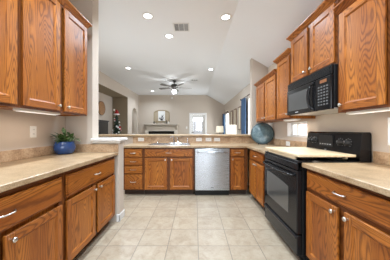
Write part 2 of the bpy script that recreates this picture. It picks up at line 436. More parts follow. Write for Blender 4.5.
for a_ in ((3.0, 3.04), (3.78, 3.82), (4.56, 4.6)): fr.box(XLL-.10, XLL-.06, a_[0], a_[1], .6, 2.2, M['trim'])
for a_ in ((.6, .64), (2.16, 2.2)): fr.box(XLL-.099, XLL-.061, 3.04, 4.56, a_[0], a_[1], M['trim'])
wo = struct(fr, 'window_5')
MB().box(XLL-.083, XLL-.077, 3.04, 4.56, .64, 2.16, M['glass']).build('pane', wo)
window(1, 2.57, 3.13, 1.09, 1.325, [2.95])
window(2, .75, 1.50, 1.075, 1.305, [])
window(3, 4.55, 5.42, .55, 2.12, [4.98])
window(4, 8.55, 9.35, .55, 2.0, [8.95])

# ------------------------------------------------------------------ cabinets
def knob(parent, x, y, z):
    k = MB().lathe([(.0075, 0), (.006, .010), (.013, .017), (.0155, .022), (.012, .028), (0, .030)], M['nickel'], (x, y, z), '-y', 14)
    return k.build('knob', parent)
def pull(parent, x, y, z, L=.10):
    k = MB(); pts = []
    for j in range(13):
        t = -1 + j/6
        pts.append((x + t*L/2, y - .004 - .026*(1-t**4), z))
    k.tube(pts, [.0065 if j in (0, 12) else .0048 for j in range(13)], M['nickel'], 8)
    return k.build('pull', parent)
def panel_front(name, parent, x0, x1, z0, z1, stile=.056, horiz=False):
    """framed front with a recessed panel; front face at y=-0.02"""
    f = MB(); y0, y1 = -.02, -.001
    V, H = M['oak_v'], M['oak_h']
    f.box(x0, x0+stile, y0, y1, z0, z1, V, .003); f.box(x1-stile, x1, y0, y1, z0, z1, V, .003)
    f.box(x0+stile, x1-stile, y0, y1, z0, z0+stile, H, .002); f.box(x0+stile, x1-stile, y0, y1, z1-stile, z1, H, .002)
    a0, a1, b0, b1 = x0+stile, x1-stile, z0+stile, z1-stile; i = .011; yp = -.010
    o = [(a0, y0+.002, b0), (a1, y0+.002, b0), (a1, y0+.002, b1), (a0, y0+.002, b1)]
    n = [(a0+i, yp, b0+i), (a1-i, yp, b0+i), (a1-i, yp, b1-i), (a0+i, yp, b1-i)]
    for k in range(4): f.poly([o[k], o[(k+1) % 4], n[(k+1) % 4], n[k]], V if k % 2 else H)
    dr = f.build(name, parent)
    MB().box(a0-.004, a1+.004, yp, y1-.002, b0-.004, b1+.004, V).build('door_panel', dr)
    return dr
def slab_front(parent, x0, x1, z0, z1, name='drawer'):
    f = MB(); H = M['oak_h']; i = .012
    f.box(x0, x1, -.012, -.001, z0, z1, H, .002)
    f.box(x0+i, x1-i, -.02, -.012, z0+i, z1-i, H, .005, 2)
    return f.build(name, parent)
def base_cabinet(loc, rz, wid, dep, label, drawers, doors, group, ends=(True, True)):
    t = thing('base_cabinet', label, 'cabinet', loc, rz, group)
    b = MB(); V, H = M['oak_v'], M['oak_h']
    b.box(.002, wid-.002, .02, dep, .10, .874, V)
    # face frame
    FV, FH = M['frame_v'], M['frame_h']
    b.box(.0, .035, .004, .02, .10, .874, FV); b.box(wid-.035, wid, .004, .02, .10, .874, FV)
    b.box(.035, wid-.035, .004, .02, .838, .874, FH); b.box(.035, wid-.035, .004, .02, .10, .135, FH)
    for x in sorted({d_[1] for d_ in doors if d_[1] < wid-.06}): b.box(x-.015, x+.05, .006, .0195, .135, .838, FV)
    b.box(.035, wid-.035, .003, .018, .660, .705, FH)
    b.build('cabinet_body', t)
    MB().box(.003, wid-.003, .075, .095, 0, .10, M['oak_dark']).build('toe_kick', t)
    for x0, x1, z0, z1 in drawers:
        dr = slab_front(t, x0, x1, z0, z1); pull(dr, (x0+x1)/2, -.02, (z0+z1)/2+.004, min(.10, (x1-x0)*.5))
    for x0, x1, z0, z1, kx in doors:
        dr = panel_front('door', t, x0, x1, z0, z1)
        knob(dr, x0+.03 if kx == 'l' else x1-.03, -.02, z1-.034)
    return t
def crown(parent, x0, x1, dep, z, r0=True, r1=True):
    """crown moulding round the front and both ends"""
    prof = [(0, 0), (.006, 0), (.012, .008), (.028, .030), (.042, .044), (.046, .048), (.046, .062), (0, .062)]
    m_ = MB(); i = m_.mi(M['oak_h'])
    path = []
    for p, h in prof:
        path.append([m_.bm.verts.new(q) for q in ((x0-p*r0, dep, z+h), (x0-p*r0, -p, z+h), (x1+p*r1, -p, z+h), (x1+p*r1, dep, z+h))])
    for a, b in zip(path, path[1:]+path[:1]):
        for k in range(3): m_.bm.faces.new([a[k], a[k+1], b[k+1], b[k]]).material_index = i
    return m_.build('crown_molding', parent)
def upper_cabinet(loc, rz, wid, dep, z0, z1, label, doors, group, r0=True, r1=True):
    t = thing('upper_cabinet', label, 'cabinet', (loc[0], loc[1], z0), rz, group)
    h = z1 - z0; b = MB(); V, H = M['oak_v'], M['oak_h']
    b.box(.0, wid, .02, dep, .012, h, V)
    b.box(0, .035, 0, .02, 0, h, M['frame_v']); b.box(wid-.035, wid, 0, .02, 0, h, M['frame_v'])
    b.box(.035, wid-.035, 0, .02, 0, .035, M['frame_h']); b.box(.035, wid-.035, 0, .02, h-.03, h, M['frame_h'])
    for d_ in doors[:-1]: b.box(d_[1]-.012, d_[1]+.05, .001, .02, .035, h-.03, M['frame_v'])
    b.box(.0, .015, .02, dep, 0, .012, V); b.box(wid-.015, wid, .02, dep, 0, .012, V)
    b.build('cabinet_body', t)
    for x0, x1, kx in doors:
        dr = panel_front('door', t, x0, x1, .018, h-.02)
        if kx: knob(dr, x0+.03 if kx == 'l' else x1-.03, -.02, .018+.045)
    crown(t, 0, wid, dep, h-.004, r0, r1)
    return t
G_B = 'oak base cabinets'; G_U = 'oak wall cabinets'
DZ, DT = .70, .845        # drawer front
PZ = .672                 # door top
YP = 3.35; dp = .59
# peninsula, facing the camera (local x = world X)
t = base_cabinet((-1.315, YP, 0), 0, .365, dp, 'narrow oak base cabinet with a stack of four drawers', [(.03, .352, .70, .852), (.03, .352, .556, .688), (.03, .352, .403, .543), (.03, .352, .115, .39)], [], G_B)
t = thing('sink_cabinet', 'wide oak cabinet with two doors beneath the sink', 'cabinet', (-.95, YP, 0), 0, G_B)
b = MB(); W_ = .938; V, H = M['oak_v'], M['oak_h']
b.box(.002, .02, .02, dp, .10, .874, V); b.box(W_-.02, W_-.002, .02, dp, .10, .874, V); b.box(.02, W_-.02, .02, dp, .10, .12, V); b.box(.02, W_-.02, dp-.012, dp, .12, .874, V)
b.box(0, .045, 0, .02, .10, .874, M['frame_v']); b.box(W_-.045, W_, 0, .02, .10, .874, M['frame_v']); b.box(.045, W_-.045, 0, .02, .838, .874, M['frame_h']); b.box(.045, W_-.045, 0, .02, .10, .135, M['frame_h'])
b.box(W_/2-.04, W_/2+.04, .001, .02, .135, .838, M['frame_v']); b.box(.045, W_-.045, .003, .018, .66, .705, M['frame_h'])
b.build('cabinet_body', t)
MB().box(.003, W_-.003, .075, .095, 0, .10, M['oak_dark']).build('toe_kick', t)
fd = slab_front(t, .035, W_-.035, .71, .852, 'false_drawer_front'); pull(fd, W_/2, -.02, .783)
for x0, x1, kx in ((.035, W_/2-.028, 'r'), (W_/2+.028, W_-.035, 'l')):
    dr = panel_front('door', t, x0, x1, .115, .69); knob(dr, x0+.03 if kx == 'l' else x1-.03, -.02, .656)
base_cabinet((.633, YP, 0), 0, .33, dp, 'narrow oak base cabinet with one drawer and one door, right of the dishwasher', [(.022, .262, .725, .845)], [(.022, .262, .115, .70, 'l')], G_B)
# right run, facing -X (local x = world -Y)
XRF = .98
RZ = -PI/2
base_cabinet((XRF, YP-.07, 0), RZ, .875, dp, 'oak base cabinet between the black stove and the peninsula corner', [(.045, .70, .71, .845)], [(.045, .36, .115, PZ+.01, 'r'), (.385, .70, .115, PZ+.01, 'l')], G_B)
base_cabinet((XRF, 1.605, 0), RZ, .79, dp, 'oak base cabinet with wide drawer over two doors, on the camera side of the stove', [(.022, .768, DZ, DT)], [(.022, .368, .115, PZ, 'r'), (.424, .768, .115, PZ, 'l')], G_B)
# left run, facing +X (local x = world Y)
XLF = -1.045; dl = .65
base_cabinet((XLF, .515, 0), PI/2, .93, dl, 'left-hand oak base cabinet nearest the camera, cut by the photo edge', [(.04, .905, .652, .835)], [(.04, .425, .115, .628, 'r'), (.475, .905, .115, .622, 'l')], G_B)
base_cabinet((XLF, 1.447, 0), PI/2, .935, dl, 'oak base cabinet ending at the white half wall', [(.025, .90, .652, .835)], [(.025, .445, .115, .628, 'r'), (.49, .90, .115, .628, 'l')], G_B)
# upper cabinets
upper_cabinet((-1.33, .49), PI/2, .885, .368, 1.37, 2.455, 'oak wall cabinet at the top left edge of the photo, partly cut off', [(.03, .43, None), (.475, .862, None)], G_U, True, False)
upper_cabinet((-1.33, 1.378), PI/2, .872, .368, 1.37, 2.455, 'tall two-door oak wall cabinet over the potted plant', [(.02, .405, 'r'), (.468, .85, 'l')], G_U, False, True)
ud = .318
upper_cabinet((1.26, 3.735), RZ, .925, ud, 1.35, 2.08, 'lowest-topped oak wall cabinet, over the teal platter', [(.02, .435, 'r'), (.485, .905, 'l')], G_U, True, False)
upper_cabinet((1.26, 2.807), RZ, .412, ud, 1.35, 2.215, 'single-door oak wall cabinet beside the far end of the microwave', [(.03, .39, 'r')], G_U, True, False)
upper_cabinet((1.26, 2.392), RZ, .776, ud, 1.788, 2.36, 'short two-door oak wall cabinet directly above the microwave', [(.02, .36, 'r'), (.415, .755, 'l')], G_U)
upper_cabinet((1.26, 1.612), RZ, .85, ud, 1.35, 2.215, 'large oak wall cabinet at the right edge of the photo, beside the microwave', [(.035, .415, 'l'), (.45, .82, 'r')], G_U, False, True)

# ------------------------------------------------------------------ worktops
def slab(name, pieces, m=None):
    mb = MB()
    for p in pieces: mb.box(*p, m or M['counter'], .004)
    return mb.build(name)
cz0, cz1 = .876, .914
o = slab('countertop', [(XL+.002, -1.0, .50, 2.398, cz0, cz1)]); tag(o, 'long beige speckled worktop under the potted plant', 'countertop')
bs = MB(); bs.box(XL+.002, XL+.022, .50, 2.378, cz1, 1.016, M['splash'], .003); bs.box(XL+.002, -1.0, 2.378, 2.398, cz1, 1.016, M['splash'], .003)
bs.build('backsplash', o)
SX0, SX1, SY0, SY1 = -.88, -.10, 3.42, 3.86
yb = 3.948; yf = 3.305
o = slab('countertop', [(-1.335, SX0, yf, yb, cz0, cz1), (SX0, SX1, yf, SY0, cz0, cz1), (SX0, SX1, SY1, yb, cz0, cz1), (SX1, .935, yf, yb, cz0, cz1), (.935, XR-.002, 2.402, yb, cz0, cz1)])
tag(o, 'L-shaped beige speckled worktop around the sink and dishwasher', 'countertop')
bs = MB(); bs.box(-1.335, XR-.002, yb-.012, yb, cz1, 1.058, M['splash']); bs.box(XR-.022, XR-.002, 2.402, yb-.012, cz1, 1.03, M['splash'], .003)
bs.build('backsplash', o)
o = slab('countertop', [(.935, XR-.002, .80, 1.606, cz0, cz1)]); tag(o, 'beige speckled worktop on the camera side of the stove', 'countertop')
bs = MB(); bs.box(XR-.022, XR-.002, .80, 1.606, cz1, 1.016, M['splash'], .003); bs.build('backsplash', o)
o = MB().box(-2.2, 1.215, 3.885, 4.30, 1.062, 1.105, M['counter'], .010, 2).build('bar_top'); tag(o, 'long raised breakfast bar ledge behind the sink', 'bar top')

# ------------------------------------------------------------------ sink and taps
t = thing('sink', 'double bowl stainless steel sink set in the worktop', 'sink', (0, 0, .914))
r = MB(); rx0, rx1, ry0, ry1 = SX0-.015, SX1+.015, SY0-.015, SY1+.015; xm = (SX0+SX1)/2; k = .02; dz = .012
r.box(rx0, rx1, ry0, ry0+.035, 0.0005, dz, M['chrome'], .003); r.box(rx0, rx1, ry1-.075, ry1, 0.0005, dz, M['chrome'], .003)
r.box(rx0, rx0+.035, ry0+.035, ry1-.075, 0.0005, dz, M['chrome'], .003); r.box(rx1-.035, rx1, ry0+.035, ry1-.075, 0.0005, dz, M['chrome'], .003); r.box(xm-.02, xm+.02, ry0+.035, ry1-.075, 0, dz, M['chrome'], .003)
r.build('rim', t)
for a, b_ in ((rx0+.035, xm-.02), (xm+.02, rx1-.035)):
    bw = MB(); y0, y1 = ry0+.035, ry1-.075
    bw.box(a, b_, y0, y1, -.162, -.16, M['steel']); bw.box(a, a+.002, y0, y1, -.16, .002, M['steel']); bw.box(b_-.002, b_, y0, y1, -.16, .002, M['steel']); bw.box(a, b_, y0, y0+.002, -.16, .002, M['steel']); bw.box(a, b_, y1-.002, y1, -.16, .002, M['steel'])
    bw.lathe([(.04, 0), (.035, .004), (0, .003)], M['chrome'], ((a+b_)/2, (y0+y1)/2, -.16), 'z', 16)
    bw.build('basin', t)
t = thing('faucet', 'chrome kitchen faucet with side lever behind the sink', 'faucet', (-.44, 3.835, .926))
MB().box(-.11, .11, -.025, .025, 0, .012, M['chrome'], .005).build('base_plate', t)
s = MB(); s.tube([(0, 0, .01), (0, 0, .075), (-.005, -.02, .125), (-.02, -.075, .15), (-.04, -.13, .14), (-.045, -.155, .115)], [.018, .017, .014, .012, .012, .013], M['chrome'], 10); s.build('spout', t)
s = MB(); s.lathe([(.018, 0), (.020, .04), (.012, .055), (0, .058)], M['chrome'], (.085, 0, .01), 'z', 12); s.tube([(.085, 0, .06), (.075, .01, .10), (.05, .015, .135)], [.008, .007, .006], M['chrome'], 8); s.build('lever', t)
o = MB().lathe([(.022, 0), (.022, .006), (.014, .012), (.013, .07), (.017, .085), (.014, .10), (0, .104)], M['chrome'], (-.155, 3.835, .926), 'z', 12)
tag(o.build('side_sprayer'), 'small chrome sprayer standing beside the faucet', 'sprayer')
o = MB().lathe([(.02, 0), (.02, .006), (.011, .01), (.011, .035), (.013, .04), (0, .045)], M['chrome'], (-.78, 3.835, .926), 'z', 12)
o.tube([(-.78, 3.835, .965), (-.78, 3.80, .97)], .005, M['chrome'], 6)
tag(o.build('soap_dispenser'), 'low chrome soap pump at the far left of the sink deck', 'soap dispenser')

# ------------------------------------------------------------------ dishwasher
t = thing('dishwasher', 'stainless steel dishwasher between oak cabinets', 'dishwasher', (-.008, YP, 0))
MB().box(.004, .636, .02, .57, .06, .868, M['black_matte']).build('tub', t)
dd = MB(); dd.box(.006, .634, -.035, .02, .105, .862, M['steel'], .006, 2); dd = dd.build('door', t)
hb = MB()
pts = [(.05, -.037, .80), (.055, -.062, .80)] + [(.055 + .53*j/8, -.065-.012*math.sin(PI*j/8), .80) for j in range(9)] + [(.585, -.062, .80), (.59, -.037, .80)]
hb.tube(pts, .011, M['steel'], 10); hb.build('handle', dd)
MB().box(.30, .345, -.0365, -.034, .150, .160, M['vent_dark']).build('badge', dd)
MB().box(.006, .634, -.030, .02, .8625, .870, M['black_matte']).build('control_strip', t)
MB().box(.006, .634, .03, .05, .0, .10, M['black_matte']).build('kick_plate', t)

# ------------------------------------------------------------------ stove (local x = world -Y, front at y=0 -> X=.905)
t = thing('stove', 'black electric range with oven and upright control panel', 'stove', (.925, 2.392, 0), RZ)
W = .776; K, KM = M['black'], M['black_matte']
MB().box(.006, W-.006, .03, .635, .07, .905, K, .004).build('stove_body', t)
MB().box(.03, W-.03, .06, .08, .0, .07, KM).build('kick_plate', t)
for x in (.07, W-.07):
    for y in (.12, .55): MB().lathe([(0, 0), (.018, 0), (.018, .07), (0, .07)], KM, (x, y, 0), 'z', 10).build('foot', t)
ct = MB(); ct.box(0, W, -.012, .64, .905, .918, K, .005); ct.box(0, W, -.012, .012, .918, .925, K, .003); ct.box(0, .012, .012, .56, .918, .925, K, .003); ct.box(W-.012, W, .012, .56, .918, .925, K, .003)
ct.box(.012, W-.012, -.02, .0, .84, .905, K, .006)
ct = ct.build('cooktop', t)
for x, y, r_ in ((.20, .15, .10), (.58, .15, .078), (.20, .42, .078), (.58, .42, .10)):
    bn = MB(); bn.lathe([(r_+.012, .004), (r_+.008, .010), (r_-.01, .004), (.02, .002), (0, .002)], M['chrome'], (x, y, .918), 'z', 28)
    sp = [(x + rr*math.cos(a), y + rr*math.sin(a), .930) for a, rr in [(q*.35, .02 + (r_-.028)*q/60) for q in range(61)]]
    bn.tube(sp, .0045, M['coil'], 6); bn.build('burner', ct)
od = MB(); od.box(.012, W-.012, -.02, .03, .268, .835, K, .008, 2); od = od.build('oven_door', t)
wn = MB()
pz = [(.10, .40), (.62, .40), (.62, .655)] + [(.62-.52*j/10, .655 + .045*math.sin(PI*.5*j/10)) for j in range(1, 11)]
wn.prism(pz, 1, -.0235, -.019, M['oven_glass']); wn.build('oven_window', od)
hb = MB(); hb.tube([(.05, -.018, .79), (.055, -.05, .79)] + [(.06 + (W-.12)*j/10, -.055-.014*math.sin(PI*j/10), .79 - .010*math.sin(PI*j/10)) for j in range(11)] + [(W-.055, -.05, .79), (W-.05, -.018, .79)], .012, K, 10); hb.build('handle', od)
dw = MB(); dw.box(.012, W-.012, -.018, .03, .075, .258, K, .008, 2); dw.box(.012, W-.012, -.034, -.014, .225, .255, K, .009, 2); dw.build('storage_drawer', t)
# backguard, leaning back a little
bg = MB(); prof = [(.545, .918), (.528, .945), (.552, 1.165), (.568, 1.18), (.625, 1.18), (.635, 1.165), (.635, .918)]
bg.prism(prof, 0, .002, W-.002, K); bg = bg.build('backguard', t)
def onface(s): return .528 + (s-.945)/.22*.024
for x, z in ((.075, 1.075), (.145, 1.075), (.545, 1.075), (.635, 1.075)):
    kb = MB(); kb.lathe([(.034, 0), (.034, .002), (.026, .004), (.025, .024), (.021, .028), (0, .029)], KM, (x, onface(z)-.001, z), '-y', 20)
    kb.box(x-.004, x+.004, onface(z)-.034, onface(z)-.028, z-.02, z+.02, KM, .001); kb.box(x-.0012, x+.0012, onface(z)-.0352, onface(z)-.033, z+.004, z+.02, M['print'])
    for q in range(9):
        a = PI*(-.25 + 1.5*q/8); px, pz_ = x+.041*math.cos(a), z+.041*math.sin(a)
        kb.box(px-.002, px+.002, onface(pz_)-.0022, onface(pz_)+.002, pz_-.002, pz_+.002, M['print'])
    kb.build('knob', bg)
dsp = MB(); dsp.box(.235, .45, onface(1.03)-.004, onface(1.13)+.004, 1.02, 1.14, KM, .002)
dsp.box(.265, .335, onface(1.11)-.011, onface(1.11)-.004, 1.085, 1.125, M['display_green'])
dsp.build('clock_panel', bg)
for j in range(5):
    for z in (1.04, 1.062): MB().box(.255 + j*.038, .275 + j*.038, onface(z)-.0062, onface(z)-.001, z, z+.009, M['print']).build('button', bg)
for j in range(3): MB().box(.355 + j*.03, .372 + j*.03, onface(1.1)-.0105, onface(1.1)-.004, 1.098, 1.108, M['print']).build('button', bg)
MB().box(.335, .36, onface(.985)-.003, onface(.985)+.003, .98, .99, M['print']).build('badge', bg)
# wooden cover
t = thing('stove_cover', 'pale wooden stove cover board lying over the burners', 'board', (0, 0, .9265))
MB().box(.915, 1.43, 1.622, 2.388, .032, .054, M['board'], .004, 2).build('board_top', t)
MB().box(.925, .945, 1.70, 2.30, 0, .032, M['board'], .002).build('side_rail', t); MB().box(1.40, 1.42, 1.70, 2.30, 0, .032, M['board'], .002).build('side_rail', t)

# ------------------------------------------------------------------ microwave
t = thing('microwave', 'black over-the-range microwave with curved handle', 'microwave', (1.212, 2.389, 1.388), RZ)
W = .772; Hm = .396
MB().box(0, W, .02, .366, .012, Hm, KM, .004).build('microwave_body', t)
MB().box(.004, W-.004, .022, .36, 0, .012, M['mw_under']).build('underside_panel', t)
vt = MB(); vt.box(0, W, -.004, .02, Hm-.085, Hm, K, .004)
for j in range(6): vt.box(.02, W-.02, -.009, -.003, Hm-.076 + j*.012, Hm-.070 + j*.012, KM)
vt.build('vent_grille', t)
md = MB(); md.box(0, .565, -.012, .02, .0, Hm-.089, K, .006, 2); md = md.build('door', t)
MB().prism([(.045, .045), (.445, .045), (.475, .075), (.475, .225), (.445, .255), (.045, .255)], 1, -.0145, -.011, M['mw_glass']).build('door_window', md)
hb = MB(); hp = []
for j in range(13):
    a = PI*(-.5 + j/12); hp.append((.545 - .055*math.cos(a), -.012-.030*math.cos(a)**.6 if abs(math.cos(a)) > 1e-6 else -.012, .152 + .135*math.sin(a)))
hb.tube(hp, .015, K, 10); hb.build('handle', md)
cp = MB(); cp.box(.569, W, -.012, .02, .0, Hm-.089, K, .006, 2); cp = cp.build('control_panel', t)
MB().box(.63, .72, -.0135, -.011, .255, .285, M['display_amber']).build('display', cp)
for r_ in range(7):
    for c_ in range(4): MB().box(.602 + c_*.038, .626 + c_*.038, -.0135, -.011, .045 + r_*.028, .059 + r_*.028, M['key_grey']).build('button', cp)
MB().box(.20, .26, -.0138, -.011, .018, .028, M['print']).build('badge', md)

# ------------------------------------------------------------------ small kitchen things
def under_light(loc, rz, L, label):
    t = thing('under_cabinet_light', label, 'light', loc, rz, 'slim lights under the wall cabinets')
    MB().box(0, L, 0, .07, -.026, 0, M['plate_white'], .005).build('housing', t)
    MB().box(.02, L-.02, .01, .06, -.029, -.026, M['under_lens']).build('lens', t)
    ld = bpy.data.lights.new('strip_lamp', 'AREA'); ld.shape = 'RECTANGLE'; ld.size = L-.04; ld.size_y = .05; ld.energy = UNDER_W; ld.color = (1, .86, .70)
    lo = bpy.data.objects.new('strip_lamp', ld); COL.objects.link(lo); lo.parent = t; lo.location = (L/2, .035, -.031)
under_light((-1.40, 1.47, 1.3815), PI/2, .44, 'white slim light fixture under the cabinet above the blue pot')
under_light((1.30, 1.58, 1.3615), RZ, .36, 'white slim light fixture under the cabinet beside the microwave')
under_light((1.34, 3.0-.22, 1.3615), RZ, .34, 'white slim light fixture under the single-door cabinet')

def outlet(loc, rz, label, n=2, horizontal=True, cat='outlet'):
    t = thing('outlet', label, cat, loc, rz, 'white wall plates')
    w_, h_ = (.125, .075) if horizontal else (.075, .12)
    MB().box(-w_/2, w_/2, -.007, 0, -h_/2, h_/2, M['plate_white'], .002).build('cover_plate', t)
    for k in range(n):
        o_ = (k-(n-1)/2)*.045; x, z = (o_, 0) if horizontal else (0, o_)
        s = MB(); s.box(x-.016, x+.016, -.0085, -.006, z-.016, z+.016, M['plate_white'], .001)
        for q in (-.006, .006): s.box(x+q-.0015, x+q+.0015, -.009, -.008, z-.004, z+.006, M['slot'])
        s.build('socket', t)
ys = yb-.012
outlet((-1.16, ys, .997), 0, 'white outlet left of the sink, under the bar ledge')
outlet((.085, ys, .997), 0, 'white outlet in the row of three, closest to the sink')
outlet((.29, ys, .997), 0, 'white outlet in the middle of the row of three over the dishwasher')
outlet((.475, ys, .997), 0, 'white outlet in the row of three, furthest from the sink')
outlet((XR-.022, 3.06, .972), RZ, 'white outlet under the small kitchen window')
outlet((XL, 1.92, 1.18), PI/2, 'upright white outlet on the wall above the plant worktop', 2, False)

# teal platter leaning in the corner
t = thing('platter', 'round teal patterned platter leaning in the worktop corner', 'platter', (1.335, 3.615, .9155), math.radians(-16))
R_ = .222; P_ = Matrix.Translation((0, 0, 0)) @ Matrix.Rotation(math.radians(-12), 4, 'X')
pl = MB().lathe([(0, .012), (R_*.55, .010), (R_*.84, -.006), (R_*.93, -.010), (R_*.93, -.002), (R_*.84, .004), (R_*.55, .020), (0, .022)], M['teal'], (0, 0, R_), '-y', 48)
pl.bm.transform(P_); po = pl.build('dish', t)
rm = MB().lathe([(R_*.89, -.012), (R_*.97, -.018), (R_, -.010), (R_*.98, 0), (R_*.90, .002)], M['teal_rim'], (0, 0, R_), '-y', 48); rm.bm.transform(P_); rm.build('rim', t)
st = MB()
for s_ in (-.08, .08):
    st.tube([(s_, -.075, .004), (s_, .10, .004), (s_, .105, .02), (s_*.9, .085, .17)], .005, M['rod'], 6); st.tube([(s_, -.075, .004), (s_, -.078, .035)], .005, M['rod'], 6)
st.tube([(-.08, .10, .004), (.08, .10, .004)], .005, M['rod'], 6); st.build('stand', t)

# potted plant
t = thing('potted_plant', 'small leafy plant in a round cobalt blue pot', 'plant', (-1.565, 2.20, .914))
MB().lathe([(0, 0), (.075, 0), (.085, .006), (.110, .05), (.115, .085), (.105, .125), (.098, .14), (.104, .148), (.096, .148), (.090, .135), (0, .13)], M['blue_pot'], seg=32).build('pot', t)
MB().lathe([(.088, 0), (0, .006)], M['soil'], (0, 0, .131), seg=20).build('soil', t)
fo = MB()
def leaf(mb, p, d, L, wd, m_, droop=.3):
    d = d.normalized(); s_ = d.cross(Vector((0, 0, 1))).normalized(); up = s_.cross(d)
    rows = []
    for k, wq in enumerate((0.1, .75, 1, .6, .02)):
        q = k/4; c_ = p + d*L*q + Vector((0, 0, -droop*L*q*q))
        rows.append([mb.bm.verts.new(c_ - s_*wd*wq - up*.0), mb.bm.verts.new(c_ - up*wd*.25*wq), mb.bm.verts.new(c_ + s_*wd*wq)])
    i = mb.mi(m_)
    for a, b_ in zip(rows, rows[1:]):
        for k in range(2):
            f = mb.bm.faces.new([a[k], a[k+1], b_[k+1], b_[k]]); f.material_index = i; f.smooth = True
for k in range(75):
    a = random.uniform(0, 2*PI); el = random.uniform(.35, 1.4); L = random.uniform(.06, .11)
    p0 = Vector((random.uniform(-.05, .05), random.uniform(-.05, .05), .135))
    d_ = Vector((math.cos(a)*math.cos(el), math.sin(a)*math.cos(el), math.sin(el)))
    tip = p0 + d_*random.uniform(.04, .10)
    tip.x = max(-.085, min(.1, tip.x))
    fo.tube([p0, tip], .0018, M['leaf'], 5)
    dv = Vector((d_.x + random.uniform(-.4, .4), d_.y + random.uniform(-.4, .4), d_.z*.5))
    if tip.x + dv.normalized().x*L < -.125: dv.x = abs(dv.x)
    leaf(fo, tip, dv, L, L*.24, M['leaf'], random.uniform(.1, .6))
fo.build('foliage', t)

# ------------------------------------------------------------------ ceiling things
def can(x, y, label, spread=2.6):
    t = thing('recessed_light', label, 'ceiling light', (x, y, ZC), 0, 'recessed ceiling lights')
    MB().lathe([(.062, -.001), (.066, -.010), (.092, -.008), (.096, -.0005)], M['trim'], seg=28).build('trim_ring', t)
    MB().lathe([(.064, -.004), (0, -.005)], M['lens'], seg=28).build('lens', t)
    ld = bpy.data.lights.new('can_lamp', 'AREA'); ld.spread = spread; ld.shape = 'DISK'; ld.size = .12; ld.energy = CAN_W; ld.color = (.82, .94, 1.06)
    lo = bpy.data.objects.new('can_lamp', ld); COL.objects.link(lo); lo.parent = t; lo.location = (0, 0, -.012)
can(-.78, 3.03, 'recessed ceiling light left of the large ceiling vent', 2.3)
can(.515, 3.06, 'large recessed ceiling light right of the big vent, near the oak wall cabinets', 2.4)
can(-.52, 3.68, 'recessed ceiling light just below the large vent in the photo')
can(-2.04, 5.58, 'recessed ceiling light toward the piano alcove')
can(.49, 5.70, 'recessed ceiling light by the ceiling crease, right of the fan', 2.4)
for cx in (-.78, .52):  # added ceiling fill lamps out of view, without fixtures
    for cy in (.15, 1.35):
        ld = bpy.data.lights.new('added_fill', 'AREA'); ld.spread = 2.4; ld.shape = 'DISK'; ld.size = .12; ld.energy = CAN_W*1.12; ld.color = (.82, .94, 1.06)
        lo = bpy.data.objects.new('added_fill', ld); COL.objects.link(lo); lo.location = (cx, cy, ZC-.012)
hall = area('hall_lamp', (-3.7, 9.2, 2.55), (0, 0, 0), .3, .3, 4, (.84, .94, 1))
can(-2.06, 8.87, 'small distant recessed ceiling light near the fireplace wall')
def vent(x, y, w_, d_, label, n):
    t = thing('ceiling_vent', label, 'vent', (x, y, ZC), 0, 'ceiling vents')
    f = MB(); b_ = .022
    f.box(-w_/2, w_/2, -d_/2, -d_/2+b_, -.010, 0, M['trim'], .002); f.box(-w_/2, w_/2, d_/2-b_, d_/2, -.010, 0, M['trim'], .002)
    f.box(-w_/2, -w_/2+b_, -d_/2+b_, d_/2-b_, -.010, 0, M['trim']); f.box(w_/2-b_, w_/2, -d_/2+b_, d_/2-b_, -.010, 0, M['trim'])
    for q in (1/3, 2/3): f.box(-w_/2+w_*q-.006, -w_/2+w_*q+.006, -d_/2+b_, d_/2-b_, -.008, 0, M['trim'])
    f.build('frame', t)
    MB().box(-w_/2+b_, w_/2-b_, -d_/2+b_, d_/2-b_, -.002, 0, M['vent_dark']).build('duct', t)
    for k in range(n):
        x_ = -w_/2+b_ + (k+.5)*(w_-2*b_)/n; s = MB()
        tilt = -.006 if k < n/3 else .004
        s.prism([(x_-.004-tilt, -.002), (x_-.001-tilt, -.002), (x_+.004+tilt, -.009), (x_+.001+tilt, -.009)], 1, -d_/2+b_, d_/2-b_, M['vent_slat'])
        s.build('slat', t)
vent(-.25, 3.36, .295, .27, 'square white ceiling vent with dark louvres over the kitchen', 15)
vent(-.02, 6.9, .27, .20, 'small thin ceiling vent beside the fan', 9)

t = thing('ceiling_fan', 'dark five-blade ceiling fan with a lit globe', 'ceiling fan', (-.79, 7.0, ZC))
MB().lathe([(.075, 0), (.075, -.02), (.05, -.06), (.02, -.075)], M['fan_metal'], seg=24).build('canopy', t)
MB().lathe([(.016, -.07), (.016, -.15)], M['fan_metal'], seg=12).build('downrod', t)
MB().lathe([(.03, -.14), (.10, -.155), (.135, -.19), (.135, -.245), (.10, -.28), (.06, -.30), (.06, -.36), (0, -.36)], M['fan_metal'], seg=28).build('motor', t)
MB().lathe([(.05, -.36), (.062, -.38), (.072, -.42), (.062, -.46), (.035, -.485), (0, -.49)], M['globe'], seg=24).build('light_globe', t)
for k in range(5):
    a = math.radians(14 + 72*k); bm_ = MB(); R = Matrix.Rotation(a, 4, 'Z')
    prof = [(.20, .045), (.24, .060), (.45, .070), (.62, .072), (.665, .05), (.675, 0)]
    up = [(x, y) for x, y in prof] + [(x, -y) for x, y in prof[::-1][1:]]
    bm_.prism(up, 2, -.004, .004, M['fan_blade'])
    bm_.bm.transform(R @ Matrix.Translation((0, 0, -.262)) @ Matrix.Rotation(math.radians(12), 4, 'X'))
    bo = bm_.build('blade', t)
    ir = MB(); ir.box(.09, .26, -.018, .018, -.004, .004, M['fan_metal'], .002); ir.bm.transform(R @ Matrix.Translation((0, 0, -.268))); ir.build('bracket', bo)
o = MB().lathe([(.05, 0), (.05, .02), (.035, .028), (0, .03)], M['plate_white'], (-1.24, YF, 2.93), '-y', 18)
tag(o.build('smoke_detector'), 'small round white detector high on the far wall', 'detector')

